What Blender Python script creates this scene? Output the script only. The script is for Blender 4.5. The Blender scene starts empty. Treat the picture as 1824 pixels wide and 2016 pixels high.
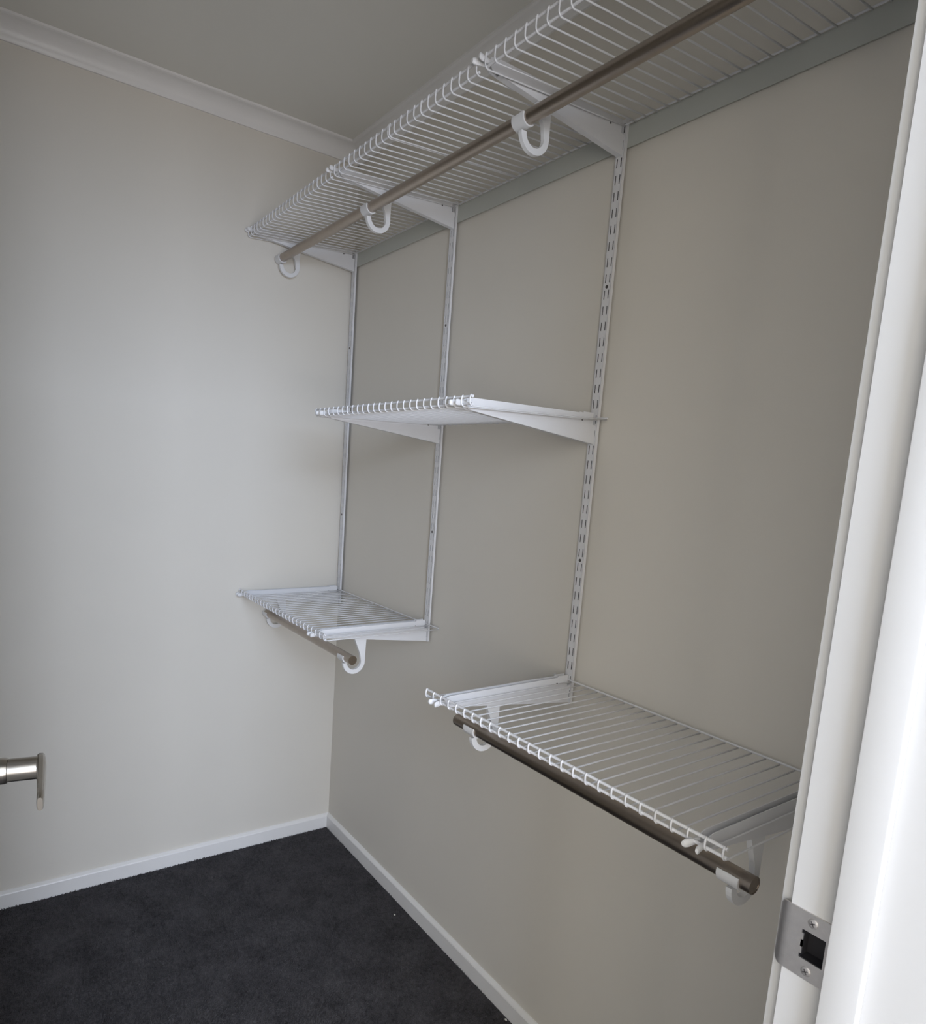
import bpy, bmesh, math, random
from mathutils import Vector, Matrix
S = bpy.context.scene
C = S.collection
random.seed(7)

# ------------------------------------------------------------------ camera
cam = bpy.data.cameras.new('camera')
cam.sensor_fit = 'VERTICAL'
cam.sensor_height = 36.0
cam.sensor_width = 36.0 * 1824 / 2016
cam.lens = 36.0 * 1357.17 / 2016
cam.shift_x = 23.36 / 2016
cam.shift_y = 128.42 / 2016
cam.clip_start = 0.02
co = bpy.data.objects.new('camera', cam)
C.objects.link(co)
r_ = (0.5718485761152934, 0.8173530617616568, 0.07016536484446392)
d_ = (0.15893748558060025, -0.026475239990392092, -0.9869336033111688)
f_ = (-0.8048155575485777, 0.5755284824370523, -0.1450478687588192)
co.matrix_world = Matrix(((r_[0], -d_[0], -f_[0], 2.2748), (r_[1], -d_[1], -f_[1], -1.1230),
                          (r_[2], -d_[2], -f_[2], 1.3711), (0, 0, 0, 1)))
S.camera = co

# ------------------------------------------------------------------ world, light, exposure
W = bpy.data.worlds.new('world')
S.world = W
W.use_nodes = True
W.node_tree.nodes['Background'].inputs[0].default_value = (0.70, 0.80, 0.95, 1)
W.node_tree.nodes['Background'].inputs[1].default_value = 0.3


def area(name, loc, rot, sx, sy, power, col):
    l = bpy.data.lights.new(name, 'AREA')
    l.shape = 'RECTANGLE'
    l.size, l.size_y, l.energy, l.color = sx, sy, power, col
    o = bpy.data.objects.new(name, l)
    o.location, o.rotation_euler = loc, rot
    C.objects.link(o)
    return o


# daylight through the two bedroom windows behind the camera: sky in the upper panes, dimmer ground below, plus an added side fill
# window_1 faces the closet door, window_2 is in the bedroom's left wall
area('window_1_sky', (3.96, -1.30, 1.97), (0, math.radians(90), 0), 0.80, 1.1, 75, (0.66, 0.785, 1.0))
area('window_1_ground', (3.96, -1.30, 1.0), (0, math.radians(90), 0), 0.95, 1.1, 33, (1.0, 0.965, 0.975))
area('shelf_wall_fill', (3.96, -2.42, 1.5), (0, math.radians(90), 0), 1.6, 0.8, 31, (1.0, 0.94, 0.84))  # added warm fill left of the panes, lifts the shelf wall
area('window_2_light', (3.25, -2.86, 1.60), (math.radians(90), 0, 0), 1.2, 1.0, 17, (1.0, 0.94, 0.84))

S.view_settings.view_transform = 'Standard'
S.view_settings.look = 'None'
S.view_settings.gamma = 1.0
S.view_settings.use_curve_mapping = False
S.view_settings.exposure = 0.0


# ------------------------------------------------------------------ materials
def mat(name, col, rough=0.5, metal=0.0, vary=0.0, vscale=20.0, bump=0.0, bscale=300.0, spec=0.5, sheen=0.0, aniso=0.0):
    m = bpy.data.materials.new(name)
    m.use_nodes = True
    n, l = m.node_tree.nodes, m.node_tree.links
    b = n['Principled BSDF']
    b.inputs['Roughness'].default_value = rough
    b.inputs['Metallic'].default_value = metal
    b.inputs['Specular IOR Level'].default_value = spec
    if sheen:
        b.inputs['Sheen Weight'].default_value = sheen
        b.inputs['Sheen Roughness'].default_value = 0.6
    if aniso:
        b.inputs['Anisotropic'].default_value = aniso
    tc = n.new('ShaderNodeTexCoord')
    no = n.new('ShaderNodeTexNoise')
    no.inputs['Scale'].default_value = vscale
    no.inputs['Detail'].default_value = 6
    l.new(tc.outputs['Object'], no.inputs['Vector'])
    r = n.new('ShaderNodeValToRGB')
    r.color_ramp.elements[0].position, r.color_ramp.elements[1].position = 0.3, 0.7
    r.color_ramp.elements[0].color = tuple(c * (1 - vary) for c in col) + (1,)
    r.color_ramp.elements[1].color = tuple(min(1, c * (1 + vary)) for c in col) + (1,)
    l.new(no.outputs['Fac'], r.inputs['Fac'])
    l.new(r.outputs['Color'], b.inputs['Base Color'])
    if bump:
        n2 = n.new('ShaderNodeTexNoise')
        n2.inputs['Scale'].default_value = bscale
        n2.inputs['Detail'].default_value = 3
        l.new(tc.outputs['Object'], n2.inputs['Vector'])
        bp = n.new('ShaderNodeBump')
        bp.inputs['Strength'].default_value = bump
        bp.inputs['Distance'].default_value = 0.002
        l.new(n2.outputs['Fac'], bp.inputs['Height'])
        l.new(bp.outputs['Normal'], b.inputs['Normal'])
    return m


M_wall = mat('wall_paint', (0.745, 0.71, 0.645), 0.85, vary=0.012, vscale=3, bump=0.06, bscale=500, spec=0.3)
M_ceil = mat('ceiling_paint', (0.81, 0.80, 0.75), 0.9, vary=0.01, vscale=2, bump=0.05, bscale=400, spec=0.2)
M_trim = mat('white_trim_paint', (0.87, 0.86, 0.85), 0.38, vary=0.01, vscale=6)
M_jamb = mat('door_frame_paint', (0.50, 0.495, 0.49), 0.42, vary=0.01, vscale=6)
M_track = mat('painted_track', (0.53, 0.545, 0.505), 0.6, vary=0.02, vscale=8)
M_slot_shade = mat('slot_shade', (0.05, 0.045, 0.05), 0.7)  # shade inside the upright slots, put in as a near-black colour
M_white = mat('white_powder_coat', (0.80, 0.80, 0.82), 0.42, vary=0.01, vscale=30)
M_plast = mat('white_plastic', (0.82, 0.82, 0.83), 0.35, vary=0.01, vscale=30)
M_rod = mat('brushed_nickel_tube', (0.39, 0.335, 0.285), 0.30, 1.0, vary=0.04, vscale=60)
M_nick = mat('satin_nickel', (0.43, 0.40, 0.355), 0.26, 1.0, vary=0.03, vscale=80)
M_steel = mat('brushed_steel', (0.63, 0.605, 0.59), 0.42, 1.0, vary=0.05, vscale=120, bump=0.05, bscale=900)
M_screw_hole = mat('dark_screw_and_hole', (0.16, 0.15, 0.15), 0.45, 0.8)
M_dark = mat('black_recess', (0.012, 0.011, 0.014), 0.7)
M_door = mat('door_paint', (0.78, 0.78, 0.78), 0.4, vary=0.01, vscale=5)
M_room = mat('bedroom_paint', (0.76, 0.735, 0.685), 0.85, vary=0.01, vscale=3)
M_lint = mat('pale_lint', (0.75, 0.73, 0.68), 0.9)


def carpet_mat():
    m = bpy.data.materials.new('charcoal_carpet')
    m.use_nodes = True
    n, l = m.node_tree.nodes, m.node_tree.links
    b = n['Principled BSDF']
    b.inputs['Roughness'].default_value = 0.95
    b.inputs['Specular IOR Level'].default_value = 0.15
    b.inputs['Sheen Weight'].default_value = 0.16
    b.inputs['Sheen Roughness'].default_value = 0.5
    b.inputs['Sheen Tint'].default_value = (0.9, 0.9, 1.0, 1)
    tc = n.new('ShaderNodeTexCoord')
    big, mid, fine = n.new('ShaderNodeTexNoise'), n.new('ShaderNodeTexNoise'), n.new('ShaderNodeTexNoise')
    for q, s, dt in ((big, 11, 8), (mid, 75, 8), (fine, 330, 4)):
        q.inputs['Scale'].default_value = s
        q.inputs['Detail'].default_value = dt
        q.inputs['Roughness'].default_value = 0.65
        l.new(tc.outputs['Object'], q.inputs['Vector'])
    mx = n.new('ShaderNodeMix')
    mx.inputs[0].default_value = 0.5
    l.new(big.outputs['Fac'], mx.inputs[2])
    l.new(mid.outputs['Fac'], mx.inputs[3])
    mx2 = n.new('ShaderNodeMix')
    mx2.inputs[0].default_value = 0.4
    l.new(mx.outputs[0], mx2.inputs[2])
    l.new(fine.outputs['Fac'], mx2.inputs[3])
    r = n.new('ShaderNodeValToRGB')
    r.color_ramp.elements[0].position, r.color_ramp.elements[1].position = 0.40, 0.62
    r.color_ramp.elements[0].color = (0.020, 0.0172, 0.0172, 1)
    r.color_ramp.elements[1].color = (0.125, 0.116, 0.118, 1)
    l.new(mx2.outputs[0], r.inputs['Fac'])
    l.new(r.outputs['Color'], b.inputs['Base Color'])
    bp = n.new('ShaderNodeBump')
    bp.inputs['Strength'].default_value = 0.9
    bp.inputs['Distance'].default_value = 0.006
    l.new(mx2.outputs[0], bp.inputs['Height'])
    l.new(bp.outputs['Normal'], b.inputs['Normal'])
    return m


M_carpet = carpet_mat()


# ------------------------------------------------------------------ helpers
def obj(name, bm, m, parent=None, smooth=False):
    bmesh.ops.recalc_face_normals(bm, faces=bm.faces)
    me = bpy.data.meshes.new(name)
    bm.to_mesh(me)
    bm.free()
    me.materials.append(m)
    if smooth:
        for p in me.polygons:
            p.use_smooth = True
        me.set_sharp_from_angle(angle=math.radians(40))
    o = bpy.data.objects.new(name, me)
    C.objects.link(o)
    if parent is not None:
        o.parent = parent
    return o


def thing(name, label, cat, loc=(0, 0, 0), rotz=0, group=None):
    o = bpy.data.objects.new(name, None)
    o.empty_display_size = 0.05
    o.location, o.rotation_euler = loc, (0, 0, rotz)
    C.objects.link(o)
    tag(o, label, cat, group)
    return o


def tag(o, label, cat, group=None):
    o['label'], o['category'] = label, cat
    if group:
        o['group'] = group
    return o


def struct(o, label=None):
    o['kind'] = 'structure'
    if label:
        o['label'] = label
    return o


def box(bm, x0, x1, y0, y1, z0, z1, bev=0.0):
    v = [bm.verts.new((x, y, z)) for x in (x0, x1) for y in (y0, y1) for z in (z0, z1)]
    fs = [(0, 1, 3, 2), (4, 6, 7, 5), (0, 4, 5, 1), (2, 3, 7, 6), (0, 2, 6, 4), (1, 5, 7, 3)]
    faces = [bm.faces.new([v[i] for i in f]) for f in fs]
    if bev:
        es = list({e for f in faces for e in f.edges})
        bmesh.ops.bevel(bm, geom=es, offset=bev, segments=2, profile=0.6, affect='EDGES')


def prism(bm, pts, a, b, plane):
    """extrude the polygon pts between a and b along the axis missing from plane ('yz','xz','xy')"""
    def P(p, t):
        return {'yz': (t, p[0], p[1]), 'xz': (p[0], t, p[1]), 'xy': (p[0], p[1], t)}[plane]
    v0 = [bm.verts.new(P(p, a)) for p in pts]
    v1 = [bm.verts.new(P(p, b)) for p in pts]
    n = len(pts)
    bm.faces.new(v0)
    bm.faces.new(list(reversed(v1)))
    for i in range(n):
        bm.faces.new((v0[i], v0[(i + 1) % n], v1[(i + 1) % n], v1[i]))


def tube(bm, pts, r, seg=8, caps=True):
    pts = [Vector(p) for p in pts]
    rings = []
    ref = None
    for i, p in enumerate(pts):
        t = (pts[min(i + 1, len(pts) - 1)] - pts[max(i - 1, 0)]).normalized()
        if ref is None:
            ref = t.orthogonal().normalized()
        ref = (ref - t * ref.dot(t)).normalized()
        bn = t.cross(ref)
        rr = r[i] if isinstance(r, (list, tuple)) else r
        rings.append([bm.verts.new(p + (ref * math.cos(a) + bn * math.sin(a)) * rr)
                      for a in (2 * math.pi * k / seg for k in range(seg))])
    for a, b in zip(rings, rings[1:]):
        for k in range(seg):
            bm.faces.new((a[k], a[(k + 1) % seg], b[(k + 1) % seg], b[k]))
    if caps:
        bm.faces.new(rings[0])
        bm.faces.new(list(reversed(rings[-1])))


def ringtube(bm, x0, x1, y, z, ro, ri, seg=32):
    """open metal tube along x with real wall thickness"""
    R = []
    for x, r in ((x0, ro), (x1, ro), (x1, ri), (x0, ri)):
        R.append([bm.verts.new((x, y + r * math.cos(2 * math.pi * k / seg), z + r * math.sin(2 * math.pi * k / seg)))
                  for k in range(seg)])
    for i in range(4):
        a, b = R[i], R[(i + 1) % 4]
        for k in range(seg):
            bm.faces.new((a[k], a[(k + 1) % seg], b[(k + 1) % seg], b[k]))


# ------------------------------------------------------------------ the setting
CEIL = 2.433
XF = 2.0097           # closet face of the front wall (and edge of the jamb)
XB = 2.115            # bedroom face of the front wall
YL = -1.85            # left closet wall
DY0, DY1 = -1.262, -0.55   # door opening
DH = 1.985
BX, BY0, BY1 = 4.0, -2.9, 1.3   # bedroom


def sbox(name, *a, m=None, label=None):
    bm = bmesh.new()
    box(bm, *a)
    return struct(obj(name, bm, m), label)


sbox('floor', -0.1, BX + 0.1, BY0 - 0.1, BY1 + 0.1, -0.1, 0, m=M_carpet, label='charcoal grey carpet floor')
sbox('ceiling', -0.1, BX + 0.1, BY0 - 0.1, BY1 + 0.1, CEIL, CEIL + 0.1, m=M_ceil, label='flat off white ceiling')
sbox('wall_back', -0.1, 0, YL - 0.1, 0.1, 0, CEIL, m=M_wall, label='pale grey far wall facing the doorway')
sbox('wall_right', 0, XF, 0, 0.1, 0, CEIL, m=M_wall, label='pale grey wall carrying the shelving')
sbox('wall_left', 0, XF, YL - 0.1, YL, 0, CEIL, m=M_wall)
bm = bmesh.new()
box(bm, XF, XB, DY1 + 0.02, BY1, 0, CEIL)
box(bm, XF, XB, BY0, DY0 - 0.02, 0, CEIL)
box(bm, XF, XB, DY0 - 0.02, DY1 + 0.02, DH + 0.02, CEIL)
struct(obj('wall_front', bm, M_wall))
sbox('wall_bedroom_right', XB, BX, BY1, BY1 + 0.1, 0, CEIL, m=M_room)
VX0, VX1, VZ0, VZ1 = 2.6, 3.9, 1.06, 2.14
bm = bmesh.new()
box(bm, XB, VX0, BY0 - 0.1, BY0, 0, CEIL)
box(bm, VX1, BX, BY0 - 0.1, BY0, 0, CEIL)
box(bm, VX0, VX1, BY0 - 0.1, BY0, 0, VZ0)
box(bm, VX0, VX1, BY0 - 0.1, BY0, VZ1, CEIL)
struct(obj('wall_bedroom_left', bm, M_room))
bm = bmesh.new()
for a in ((VX0, VX0 + 0.04, VZ0, VZ1), (VX1 - 0.04, VX1, VZ0, VZ1)):
    box(bm, a[0], a[1], BY0 - 0.07, BY0 - 0.02, a[2], a[3])
box(bm, VX0 + 0.04, VX1 - 0.04, BY0 - 0.07, BY0 - 0.02, VZ0, VZ0 + 0.04)
box(bm, VX0 + 0.04, VX1 - 0.04, BY0 - 0.07, BY0 - 0.02, VZ1 - 0.04, VZ1)
struct(obj('window_2', bm, M_trim), 'white bedroom window frame in the side wall')
WY0, WY1, WZ0, WZ1 = -2.84, -0.72, 0.48, 2.39
bm = bmesh.new()
box(bm, BX, BX + 0.1, BY0, WY0, 0, CEIL)
box(bm, BX, BX + 0.1, WY1, BY1, 0, CEIL)
box(bm, BX, BX + 0.1, WY0, WY1, 0, WZ0)
box(bm, BX, BX + 0.1, WY0, WY1, WZ1, CEIL)
struct(obj('wall_bedroom_window', bm, M_room))
bm = bmesh.new()
for a in ((WY0, WY0 + 0.04, WZ0, WZ1), (WY1 - 0.04, WY1, WZ0, WZ1), (WY0 + 0.04, WY1 - 0.04, WZ0, WZ0 + 0.04),
          (WY0 + 0.04, WY1 - 0.04, WZ1 - 0.04, WZ1)):
    box(bm, BX + 0.02, BX + 0.07, *a)
struct(obj('window_1', bm, M_trim), 'white bedroom window frame')


def cornice(name, along, a, b, back, label):
    """small cove cornice: stepped bead at the ceiling, hollow curve, thin edge on the wall"""
    p = 0.052
    prof = [(0.0, 0.0), (p, 0.0), (p, -0.006), (p - 0.006, -0.008)]
    for k in range(9):
        t = k / 8 * math.pi / 2
        prof.append((p - 0.006 - 0.038 * math.sin(t), -0.008 - 0.040 * (1 - math.cos(t))))
    prof += [(0.005, -p), (0.0, -p)]
    bm = bmesh.new()
    if along == 'y':
        prism(bm, [(q, CEIL + w) for q, w in prof], a, b, 'xz')
    else:
        prism(bm, [(-q, CEIL + w) for q, w in prof], a, b, 'yz')
    return struct(obj(name, bm, M_trim, smooth=True), label)


cornice('trim_1', 'y', YL, 0, 0, 'white cove cornice along the far wall')
cornice('trim_2', 'x', 0.0, XF, 0, 'white cove cornice above the top shelf')


def skirting(name, along, a, b, label):
    prof = [(0, 0), (0.012, 0), (0.012, 0.0445), (0.0105, 0.0475), (0.003, 0.0535), (0, 0.054)]
    bm = bmesh.new()
    if along == 'y':
        prism(bm, prof, a, b, 'xz')
    else:
        prism(bm, [(-q, w) for q, w in prof], a, b, 'yz')
    return struct(obj(name, bm, M_trim), label)


skirting('baseboard_back', 'y', YL, 0, 'white bevelled baseboard along the far wall')
skirting('baseboard_right', 'x', 0.0, XF, 'white bevelled baseboard below the shelving')

# door lining (jambs + head), stops and architraves
LOPEN = (0.983, 1.018)
bm = bmesh.new()
# strike-side jamb, with a mortise left open behind the strike plate
HX0, HX1, HZ0, HZ1 = 2.0215, 2.0425, 0.986, 1.0150
box(bm, XF, HX0, DY1, DY1 + 0.02, 0, DH)
box(bm, HX1, XB + 0.005, DY1, DY1 + 0.02, 0, DH)
box(bm, HX0, HX1, DY1, DY1 + 0.02, 0, HZ0)
box(bm, HX0, HX1, DY1, DY1 + 0.02, HZ1, DH)
box(bm, XF, XB + 0.005, DY0 - 0.02, DY0, 0, DH)
box(bm, XF, XB + 0.005, DY0 - 0.02, DY1 + 0.02, DH, DH + 0.02)
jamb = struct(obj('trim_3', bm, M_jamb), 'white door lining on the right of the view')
bm = bmesh.new()
box(bm, 2.0476, 2.0754, DY1 - 0.0105, DY1, 0, DH - 0.0105, 0.0011)
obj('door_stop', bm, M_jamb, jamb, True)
bm = bmesh.new()
box(bm, 2.0476, 2.0754, DY0, DY0 + 0.0105, 0, DH - 0.0105, 0.0011)
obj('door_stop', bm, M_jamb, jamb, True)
bm = bmesh.new()
box(bm, 2.0476, 2.0754, DY0 + 0.0105, DY1 - 0.0105, DH - 0.0105, DH, 0.0011)
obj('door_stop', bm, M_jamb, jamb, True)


def architrave(xa, xb, name, label):
    bm = bmesh.new()
    box(bm, xa, xb, DY1 + 0.005, DY1 + 0.065, 0, DH + 0.065, 0.002)
    box(bm, xa, xb, DY0 - 0.065, DY0 - 0.005, 0, DH + 0.065, 0.002)
    box(bm, xa, xb, DY0 - 0.005, DY1 + 0.005, DH + 0.005, DH + 0.065, 0.002)
    return struct(obj(name, bm, M_jamb, smooth=True), label)


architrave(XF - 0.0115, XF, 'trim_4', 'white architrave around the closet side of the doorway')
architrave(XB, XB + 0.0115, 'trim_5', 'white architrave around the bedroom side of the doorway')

# open door, hinged on the left jamb; only its lever reaches into the picture
ang = math.radians(180 - 9.4)
door = bpy.data.objects.new('door_1', None)
door.location, door.rotation_euler = (2.004, DY0 + 0.004, 0), (0, 0, ang)
C.objects.link(door)
struct(door, 'white door standing open into the closet at the left edge')
bm = bmesh.new()
box(bm, 0.003, 0.706, -0.0375, -0.0025, 0.012, DH - 0.004, 0.0015)
obj('door_leaf', bm, M_door, door)
HT = 0.645
bm = bmesh.new()
tube(bm, [(HT, -0.0375, 1.0), (HT, -0.044, 1.0), (HT, -0.047, 1.0)], [0.027, 0.027, 0.024], 32)
hd = obj('door_handle', bm, M_nick, door, True)
hd['label'] = 'satin nickel door lever'
bm = bmesh.new()
tube(bm, [(HT, -0.047, 1.0), (HT, -0.0610, 1.0), (HT, -0.0640, 1.0), (HT, -0.0645, 1.0)], [0.0150, 0.0150, 0.0142, 0.0128], 32)
obj('handle_collar', bm, M_nick, hd, True)
bm = bmesh.new()
tube(bm, [(HT, -0.0645, 1.0), (HT, -0.096, 1.0)], [0.0132, 0.0132], 32)
obj('handle_neck', bm, M_nick, hd, True)
bm = bmesh.new()
secs = []
for s, yy, th, up, dn in ((-0.0145, -0.0955, 0.0075, 0.0100, 0.0100), (-0.0105, -0.0963, 0.0100, 0.0135, 0.0135), (0.0, -0.0972, 0.0110, 0.0142, 0.0140),
                          (0.012, -0.0982, 0.0105, 0.0132, 0.0128), (0.03, -0.0997, 0.0092, 0.0115, 0.0110),
                          (0.055, -0.1018, 0.0080, 0.0102, 0.0098), (0.078, -0.1034, 0.0074, 0.0095, 0.0092),
                          (0.094, -0.1042, 0.0070, 0.0090, 0.0088), (0.099, -0.1044, 0.0052, 0.0074, 0.0070)):
    n = 14
    ring = []
    for k in range(n):
        a = 2 * math.pi * k / n
        cx, cz = math.cos(a), math.sin(a)
        ex = math.copysign(abs(cx) ** 0.6, cx)
        ez = math.copysign(abs(cz) ** 0.6, cz)
        ring.append(bm.verts.new((HT - s, yy + ex * th / 2, 1.0 + ez * (up if ez > 0 else dn))))
    secs.append(ring)
for a, b in zip(secs, secs[1:]):
    for k in range(len(a)):
        bm.faces.new((a[k], a[(k + 1) % len(a)], b[(k + 1) % len(a)], b[k]))
bm.faces.new(secs[0])
bm.faces.new(list(reversed(secs[-1])))
obj('lever', bm, M_nick, hd, True)

# ------------------------------------------------------------------ shelving: common measures
X1, X2, X3, X4 = 0.0229, 0.6133, 1.2071, 1.8009
PITCH = 0.02582
SLOT, Z0 = 0.032, 2.0326
UFY = -0.014
BASE = dict(top=2.098, mid=1.522, low=0.946)
LIPT = dict(top=2.089, mid=1.5175, low=0.9455)
LIPB = dict(top=2.0625, mid=1.497, low=0.926)
DECKR = dict(top=2.087, mid=1.5100, low=0.9325)
RODC = dict(top=(-0.27, 2.02), low=(-0.275, 0.8605))

# wall track that the uprights hang from
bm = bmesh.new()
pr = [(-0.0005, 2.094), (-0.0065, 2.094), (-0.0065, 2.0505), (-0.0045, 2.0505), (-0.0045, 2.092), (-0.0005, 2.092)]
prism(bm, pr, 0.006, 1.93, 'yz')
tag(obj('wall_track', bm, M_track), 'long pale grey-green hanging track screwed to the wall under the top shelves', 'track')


# uprights: slotted channels, every slot a real hole
def upright_mesh(first, last, zb, zt):
    bm = bmesh.new()
    t = 0.0014
    yb, yf = -0.0066, UFY
    hw = 0.011
    sc = 0.0055
    sw = 0.0016
    xs = [-hw, -sc - sw, -sc + sw, sc - sw, sc + sw, hw]
    # side walls
    box(bm, -hw, -hw + t, yf, yb, zb, zt)
    box(bm, hw - t, hw, yf, yb, zb, zt)
    # front strips
    for a, b in ((xs[0], xs[1]), (xs[2], xs[3]), (xs[4], xs[5])):
        box(bm, a, b, yf, yf + t, zb, zt)
    for a, b in ((xs[1], xs[2]), (xs[3], xs[4])):
        prev = zt
        for i in range(first, last + 1):
            top = Z0 - i * SLOT
            bot = top - 0.0178
            box(bm, a, b, yf, yf + t, top, prev)
            prev = bot
        box(bm, a, b, yf, yf + t, zb, prev)
    return bm


UPL = ['white slotted shelf upright in the corner, against the far wall',
       'white slotted shelf upright second from the corner, ending below the lower left shelf',
       'white slotted shelf upright between the middle shelf and the lower right shelf',
       'white slotted shelf upright hidden behind the door jamb']
first_up = None
screw_mesh = None
for k, x in enumerate((X1, X2, X3, X4)):
    t = thing('shelf_upright', UPL[k], 'shelf upright', (x, 0, 0), 0, 'slotted uprights on the wall')
    if first_up is None:
        c = obj('channel', upright_mesh(-2, 35, 0.883, 2.104), M_white, t)
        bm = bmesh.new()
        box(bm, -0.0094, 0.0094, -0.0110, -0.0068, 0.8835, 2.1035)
        back = obj('slot_shade_strip', bm, M_slot_shade, t).data  # dark strip added behind the slots to paint in their shade
        first_up = c.data
        bm = bmesh.new()
        tube(bm, [(0, UFY + 0.0002, 0), (0, UFY - 0.0008, 0), (0, UFY - 0.0013, 0)], [0.0036, 0.0034, 0.0022], 16)
        screw_mesh = obj('screw', bm, M_screw_hole, t, True)
        screw_mesh.location.z = Z0 - 7 * SLOT - 0.0255
        me = screw_mesh.data
    else:
        for nm, dt in (('channel', first_up), ('slot_shade_strip', back)):
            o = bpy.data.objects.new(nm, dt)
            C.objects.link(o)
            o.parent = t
        o = bpy.data.objects.new('screw', me)
        C.objects.link(o)
        o.parent = t
        o.location.z = Z0 - 7 * SLOT - 0.0255
    o = bpy.data.objects.new('screw', me)
    C.objects.link(o)
    o.parent = t
    o.location.z = Z0 - 25 * SLOT - 0.0255


# brackets ----------------------------------------------------------------
def bracket_parts():
    """meshes in local coordinates: x=0 at the middle of the upright, z=0 at BASE"""
    bm = bmesh.new()
    out = [(-0.0143, -0.0625), (-0.0143, -0.0225), (-0.0225, -0.0225), (-0.0225, 0.0025), (-0.052, 0.0025),
           (-0.054, -0.0005), (-0.345, -0.0045), (-0.3575, -0.0085), (-0.3590, -0.0165), (-0.3520, -0.0265), (-0.335, -0.0290)]
    for s in (-1, 1):
        a, b = s * 0.0052, s * 0.0066
        prism(bm, out, min(a, b), max(a, b), 'yz')
    # folded bottom edge
    prism(bm, [(-0.0143, -0.0625), (-0.335, -0.0290), (-0.335, -0.0278), (-0.0143, -0.0613)], -0.0052, 0.0052, 'yz')
    m_body = obj('bracket_arm', bm, M_white)
    bm = bmesh.new()
    for s in (-1, 1):
        n = 7
        secs = []
        for (yy, dx, hz) in ((-0.3580, 0.0, 0.0042), (-0.3680, 0.0008, 0.0048), (-0.3765, 0.0020, 0.0058), (-0.3825, 0.0036, 0.0056), (-0.3850, 0.0044, 0.0034)):
            cx = s * (0.0059 + dx)
            secs.append([bm.verts.new((cx + math.cos(2 * math.pi * k / 10) * min(0.0030, hz * 0.7), yy, -0.0165 + math.sin(2 * math.pi * k / 10) * hz)) for k in range(10)])
        for a, b in zip(secs, secs[1:]):
            for k in range(10):
                bm.faces.new((a[k], a[(k + 1) % 10], b[(k + 1) % 10], b[k]))
        bm.faces.new(secs[0])
        bm.faces.new(list(reversed(secs[-1])))
    m_clip = obj('front_clip', bm, M_plast, None, True)
    holes = []
    for s in (-1, 1):
        bm = bmesh.new()
        tube(bm, [(s * 0.0064, -0.055, -0.0145), (s * 0.0068, -0.055, -0.0145)], 0.0022, 10)
        holes.append(obj('hole_disc', bm, M_screw_hole))  # dark disc painted in for the shade of a small hole
    return (m_body, m_clip, *holes)


protos = bracket_parts()
BR = [('top', X1, 'white shelf bracket in the corner under the left top shelf'),
      ('top', X2, 'white shelf bracket under the top shelves at the second upright from the corner'),
      ('top', X3, 'large white shelf bracket under the top shelves at the upright nearest the door'),
      ('top', X4, 'white shelf bracket under the right top shelf, past the edge of the view'),
      ('mid', X2, 'white bracket under the left end of the middle shelf'),
      ('mid', X3, 'white bracket at the right end of the middle shelf, side on'),
      ('low', X1, 'white bracket of the lower left shelf lying against the far wall'),
      ('low', X2, 'white bracket at the near end of the lower left shelf'),
      ('low', X3, 'white bracket at the far left end of the lower right shelf'),
      ('low', X4, 'shaded bracket at the near end of the lower right shelf beside the jamb')]
for i, (lv, x, lab) in enumerate(BR):
    t = thing('shelf_bracket', lab, 'bracket', (x, 0, BASE[lv]), 0, 'white shelf brackets')
    for p in protos:
        if i == 0:
            p.parent = t
        else:
            q = p.copy()
            C.objects.link(q)
            q.parent = t

# wire shelves -------------------------------------------------------------
FY = -0.3735
RW = 0.00155
RR = 0.0024
wire_mesh = {}


def wire_for(lv):
    if lv in wire_mesh:
        return wire_mesh[lv]
    bm = bmesh.new()
    zb, zt, zr = LIPB[lv] + RW, LIPT[lv], DECKR[lv]
    pts = [(0, -0.0170, zr), (0, -0.10, zr + (zb - zr) * 0.24), (0, -0.20, zr + (zb - zr) * 0.52), (0, -0.30, zr + (zb - zr) * 0.80)]
    rb = 0.0075
    for k in range(6):
        a = k / 5 * math.pi / 2
        pts.append((0, FY + rb - rb * math.sin(a), zb + rb - rb * math.cos(a)))
    pts += [(0, FY, zt - 0.004), (0, FY + 0.0008, zt - 0.001), (0, FY + 0.0028, zt + 0.0010)]
    tube(bm, pts, RW, 6)
    for f in bm.faces:
        f.smooth = True
    me = bpy.data.meshes.new('wire')
    bmesh.ops.recalc_face_normals(bm, faces=bm.faces)
    bm.to_mesh(me)
    bm.free()
    me.materials.append(M_white)
    wire_mesh[lv] = me
    return me


def shelf(lv, xs, lab, extra=()):
    x0, x1 = xs[0], xs[-1]
    t = thing('wire_shelf', lab, 'shelf', ((x0 + x1) / 2, 0, 0), 0, 'white wire shelves')
    cx = (x0 + x1) / 2
    me = wire_for(lv)
    for x in list(xs) + list(extra):
        o = bpy.data.objects.new('wire', me)
        C.objects.link(o)
        o.parent = t
        o.location.x = x - cx
    ends = 0.0035
    for nm, y, z in (('front_rail', FY + RW + RR - 0.0003, LIPT[lv] - 0.0018),
                     ('lower_rail', FY + RW + RR + 0.0006, LIPB[lv] + 2 * RW + RR - 0.0002),
                     ('rear_rail', -0.0172, DECKR[lv] + RW + 0.0018)):
        bm = bmesh.new()
        tube(bm, [(x0 - cx - ends, y, z), (x1 - cx + ends, y, z)], 0.0019 if nm == 'rear_rail' else RR, 12)
        obj(nm, bm, M_white, t, True)
    return t


def grid(x, k0, k1):
    return [x + PITCH * (k + 0.5) for k in range(k0, k1)]


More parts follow.
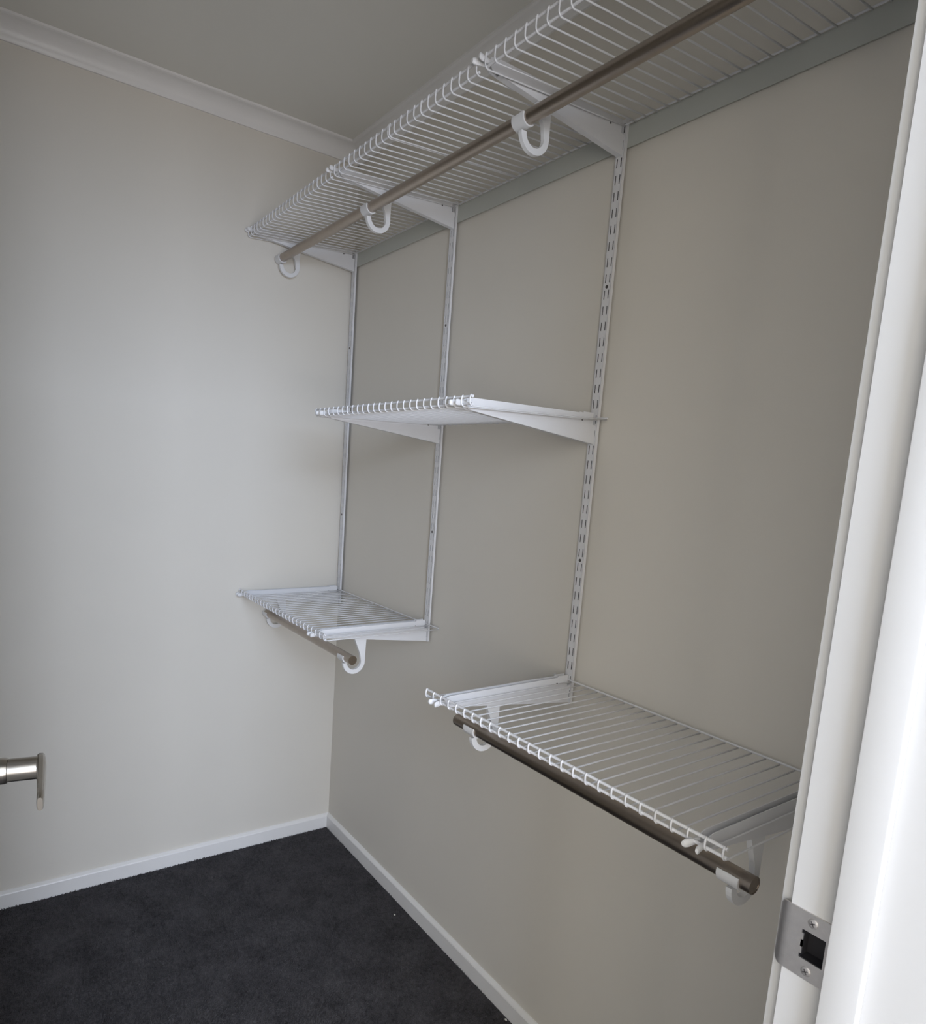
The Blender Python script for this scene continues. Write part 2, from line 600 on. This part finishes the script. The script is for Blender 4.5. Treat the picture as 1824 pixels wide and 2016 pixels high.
shelf('top', grid(X1, -1, 23)[0:24], 'white wire top shelf at the left, reaching the far wall')
shelf('top', grid(X2, 0, 23), 'white wire top shelf in the middle section between two brackets', extra=(X2 + PITCH * 10.5 + 0.006,))
shelf('top', grid(X3, 0, 24), 'white wire top shelf at the right, running out of the picture top')
shelf('mid', grid(X2, -2, 25), 'white wire middle shelf halfway up the wall, between the top and lower shelves')
shelf('low', grid(X1, -1, 26), 'lower left white wire shelf in the corner against the far wall')
shelf('low', grid(X3, -2, 25), 'lower right white wire shelf, nearest to the door jamb')


# rods and their hooks ------------------------------------------------------
def hook_meshes():
    """local frame: origin at the rod centre, x along the rod; drop measured per level"""
    res = {}
    for lv in ('top', 'low'):
        yc0, zc0 = RODC[lv]
        up = BASE[lv] - zc0
        top = up - 0.0405
        # bracket underside at two depths
        zat = lambda y: up - 0.0290 - (0.0335) * ((y + 0.335) / 0.3207) - 0.0004
        yc, zc, ro, ri = 0.027, -0.0185, 0.0335, 0.0215
        pts = []
        for k in range(17):                      # outside of the bend, front to rear
            a = math.pi + k / 16 * math.pi
            pts.append((yc + ro * math.cos(a), zc + ro * math.sin(a)))
        ya, yb = yc + ro + 0.001, 0.026
        pts += [(yc + ro, zc + 0.02), (ya, zat(yc0 + ya)), (yb, zat(yc0 + yb)), (yc + ri - 0.004, zc + 0.022)]
        for k in range(17):
            a = 2 * math.pi - k / 16 * math.pi
            pts.append((yc + ri * math.cos(a), zc + ri * math.sin(a)))
        bm = bmesh.new()
        prism(bm, pts, -0.0045, 0.0045, 'yz')
        arm = obj('hook_arm', bm, M_plast)
        bm = bmesh.new()
        R0, R1 = 0.0129, 0.0158
        A0, A1 = math.radians(158), math.radians(318)
        n = 14
        q = [(R1 * math.cos(A0 + (A1 - A0) * k / n), R1 * math.sin(A0 + (A1 - A0) * k / n)) for k in range(n + 1)]
        q += [(R0 * math.cos(A1 - (A1 - A0) * k / n), R0 * math.sin(A1 - (A1 - A0) * k / n)) for k in range(n + 1)]
        prism(bm, q, -0.0165, 0.0165, 'yz')
        sad = obj('rod_saddle', bm, M_plast, None, True)
        res[lv] = (arm, sad)
    return res


HP = hook_meshes()
used = set()
HK = [('top', X1, 'white plastic rod hook at the far end of the top rod by the far wall'),
      ('top', X2, 'white plastic rod hook in the middle of the top rod'),
      ('top', X3, 'large white plastic rod hook on the top rod nearest the camera'),
      ('top', X4, 'white plastic rod hook on the top rod past the edge of the view'),
      ('low', X1, 'white rod hook at the far end of the short rod, by the far wall'),
      ('low', X2, 'white rod hook holding the near end of the short rod under the lower left shelf'),
      ('low', X3, 'white rod hook at the left end of the rod under the lower right shelf'),
      ('low', X4, 'white rod hook at the near right end of the rod under the lower right shelf')]
for lv, x, lab in HK:
    t = thing('rod_hook', lab, 'hook', (x + (0.002 if x == X1 else 0), *RODC[lv]), 0, 'white clothes rod hooks')
    for p in HP[lv]:
        if lv not in used:
            p.parent = t
        else:
            q = p.copy()
            C.objects.link(q)
            q.parent = t
    used.add(lv)

for lv, xa, xb, lab in (('top', 0.034, 1.905, 'long nickel clothes rod under the top shelves'),
                        ('low', 0.016, 0.660, 'short nickel clothes rod under the lower left shelf'),
                        ('low', 1.150, 1.8325, 'dark nickel clothes rod under the lower right shelf')):
    bm = bmesh.new()
    ringtube(bm, xa, xb, 0, 0, 0.0127, 0.0112)
    if lv == 'low':
        pass
    t = thing('clothes_rod', lab, 'rod', (0, *RODC[lv]), 0, 'nickel clothes rods')
    obj('tube', bm, M_rod, t, True)
    for xe, s in ((xa, 1), (xb, -1)):
        bm = bmesh.new()
        tube(bm, [(xe + s * 0.0005, 0, 0), (xe + s * 0.006, 0, 0)], 0.0111, 24)
        obj('end_cap', bm, M_rod, t, True)

# strike plate ---------------------------------------------------------------
ZC = 1.0005
YJ = DY1
sp = thing('strike_plate', 'brushed steel strike plate screwed to the white door jamb', 'strike plate', (XF, YJ, ZC))
bm = bmesh.new()
t = 0.0014
h = 0.0296
hx0, hx1, hz0, hz1 = 0.0127, 0.0325, -0.0125, 0.0130


def P(x, z, k=0):
    return bm.verts.new((x, -0.0002 - (t if k else 0), z))


# flat plate with a real latch opening: boxes around it
x0, x1 = 0.0012, 0.0375
box(bm, x0, hx0, -t, 0.0, -h, h)
box(bm, hx1, x1, -t, 0.0, -h, h)
box(bm, hx0, hx1, -t, 0.0, hz1, h)
box(bm, hx0, hx1, -t, 0.0, -h, hz0)
for zc_, s in ((hz1, -1), (hz0, 1)):         # small rounded notches at the lip side of the opening
    box(bm, hx0, hx0 + 0.0016, -t, 0.0, min(zc_ + s * 0.0035, zc_ + s * 0.016), max(zc_ + s * 0.0035, zc_ + s * 0.016))
obj('plate', bm, M_steel, sp)
bm = bmesh.new()
prev = None
segs = 8
for k in range(segs + 1):
    u = k / segs
    a = u * math.radians(62)
    # bends away from the opening round the edge of the jamb
    X = 0.0012 - 0.0105 * math.sin(a) / math.sin(math.radians(62))
    Y = -t / 2 + 0.0 + 0.0042 * (1 - math.cos(a)) / (1 - math.cos(math.radians(62)))
    hh = h - 0.0065 * (max(0, u - 0.25) / 0.75) ** 2.2
    ring = [bm.verts.new((X, Y - t / 2 - 0.0, -hh)), bm.verts.new((X, Y - t / 2, hh)), bm.verts.new((X, Y + t / 2, hh)), bm.verts.new((X, Y + t / 2, -hh))]
    if prev:
        for i in range(4):
            bm.faces.new((prev[i], prev[(i + 1) % 4], ring[(i + 1) % 4], ring[i]))
    else:
        bm.faces.new(ring)
    prev = ring
bm.faces.new(list(reversed(prev)))
obj('curved_lip', bm, M_steel, sp, True)
bm = bmesh.new()
box(bm, 0.0120, 0.0327, 0.0135, 0.0185, -0.0143, 0.0143)
for a in ((0.0120, 0.0124, 0.0004, 0.0135, -0.0143, 0.0143), (0.0323, 0.0327, 0.0004, 0.0135, -0.0143, 0.0143),
          (0.0124, 0.0323, 0.0004, 0.0135, -0.0143, -0.0139), (0.0124, 0.0323, 0.0004, 0.0135, 0.0139, 0.0143)):
    box(bm, *a)
mort = obj('latch_box', bm, M_dark, sp)
mort['label'] = 'black latch box inside the opening'
for zz in (0.0219, -0.0219):
    bm = bmesh.new()
    tube(bm, [(0.0205, -t, zz), (0.0205, -t - 0.0006, zz), (0.0205, -t - 0.0010, zz)], [0.0042, 0.0040, 0.0030], 24)
    s = obj('screw', bm, M_steel, sp, True)
    bm = bmesh.new()
    for da in (0.5, 0.5 + math.pi / 2):
        c, w = 0.0024, 0.00055
        dx, dz = math.cos(da), math.sin(da)
        pts = [(0.0205 + dx * c - dz * w, zz + dz * c + dx * w), (0.0205 + dx * c + dz * w, zz + dz * c - dx * w),
               (0.0205 - dx * c + dz * w, zz - dz * c - dx * w), (0.0205 - dx * c - dz * w, zz - dz * c + dx * w)]
        prism(bm, pts, -t - 0.0012, -t - 0.0006, 'xz')
    obj('cross_recess', bm, M_screw_hole, s)

# short cut pile standing on the carpet: far too many tufts to count, one object
def carpet_pile():
    import numpy as np
    g = np.random.default_rng(11)
    sp = 0.0047
    xs, ys = np.meshgrid(np.arange(0.012, XF - 0.012, sp), np.arange(-1.60, -0.012, sp))
    n = xs.size
    px = np.clip(xs.ravel() + g.uniform(-0.4, 0.4, n) * sp, 0.0125, XF)
    py = np.clip(ys.ravel() + g.uniform(-0.4, 0.4, n) * sp, -1.62, -0.0125)
    # direction the pile has been trodden: slowly turning field plus jitter
    fld = 1.3 * np.sin(px * 9.1 + 2.0 * np.sin(py * 7.3)) + 1.1 * np.sin(py * 12.7 + 1.7 * np.sin(px * 15.1)) + g.normal(0, 0.8, n)
    ht = g.uniform(0.0030, 0.0062, n)
    lean = g.uniform(0.0015, 0.0050, n)
    rad = g.uniform(0.0020, 0.0031, n)
    a0 = g.uniform(0, 6.283, n)
    V = np.empty((n, 4, 3), np.float32)
    for k in range(3):
        a = a0 + k * 2.0944
        V[:, k] = np.stack([px + rad * np.cos(a), py + rad * np.sin(a), np.full(n, -0.0005)], 1)
    tx = np.maximum(px + lean * np.cos(fld), 0.0122)
    ty = np.minimum(py + lean * np.sin(fld), -0.0122)
    V[:, 3] = np.stack([tx, ty, ht], 1)
    base = np.arange(n)[:, None, None] * 4
    F = (base + np.array([[0, 1, 3], [1, 2, 3], [2, 0, 3]])[None]).reshape(-1)
    me = bpy.data.meshes.new('carpet_pile')
    me.vertices.add(n * 4)
    me.vertices.foreach_set('co', V.ravel())
    me.loops.add(len(F))
    me.loops.foreach_set('vertex_index', F.astype(np.int32))
    me.polygons.add(n * 3)
    me.polygons.foreach_set('loop_start', np.arange(0, len(F), 3, dtype=np.int32))
    me.update(calc_edges=True)
    me.materials.append(M_carpet)
    o = bpy.data.objects.new('carpet_pile', me)
    C.objects.link(o)
    o['kind'] = 'stuff'
    tag(o, 'short charcoal grey carpet pile covering the closet floor', 'carpet')


carpet_pile()

# crumbs of lint on the carpet -------------------------------------------------
for (x, y, r), lab in (((0.6055, -0.0544, 0.0027), 'tiny pale lint crumb on the carpet beside the baseboard midway along'),
                       ((1.1116, -0.0202, 0.0026), 'tiny pale lint crumb against the baseboard at the bottom edge')):
    bm = bmesh.new()
    bmesh.ops.create_icosphere(bm, subdivisions=2, radius=r)
    for v in bm.verts:
        v.co.x *= 1.5 + random.uniform(-.2, .2)
        v.co.z *= 0.6
        v.co += Vector((random.uniform(-1, 1), random.uniform(-1, 1), 0)) * r * 0.15
    o = obj('lint', bm, M_lint)
    o.location = (x, y, 0.0030 + r * 0.3)
    tag(o, lab, 'lint', 'lint on the carpet')
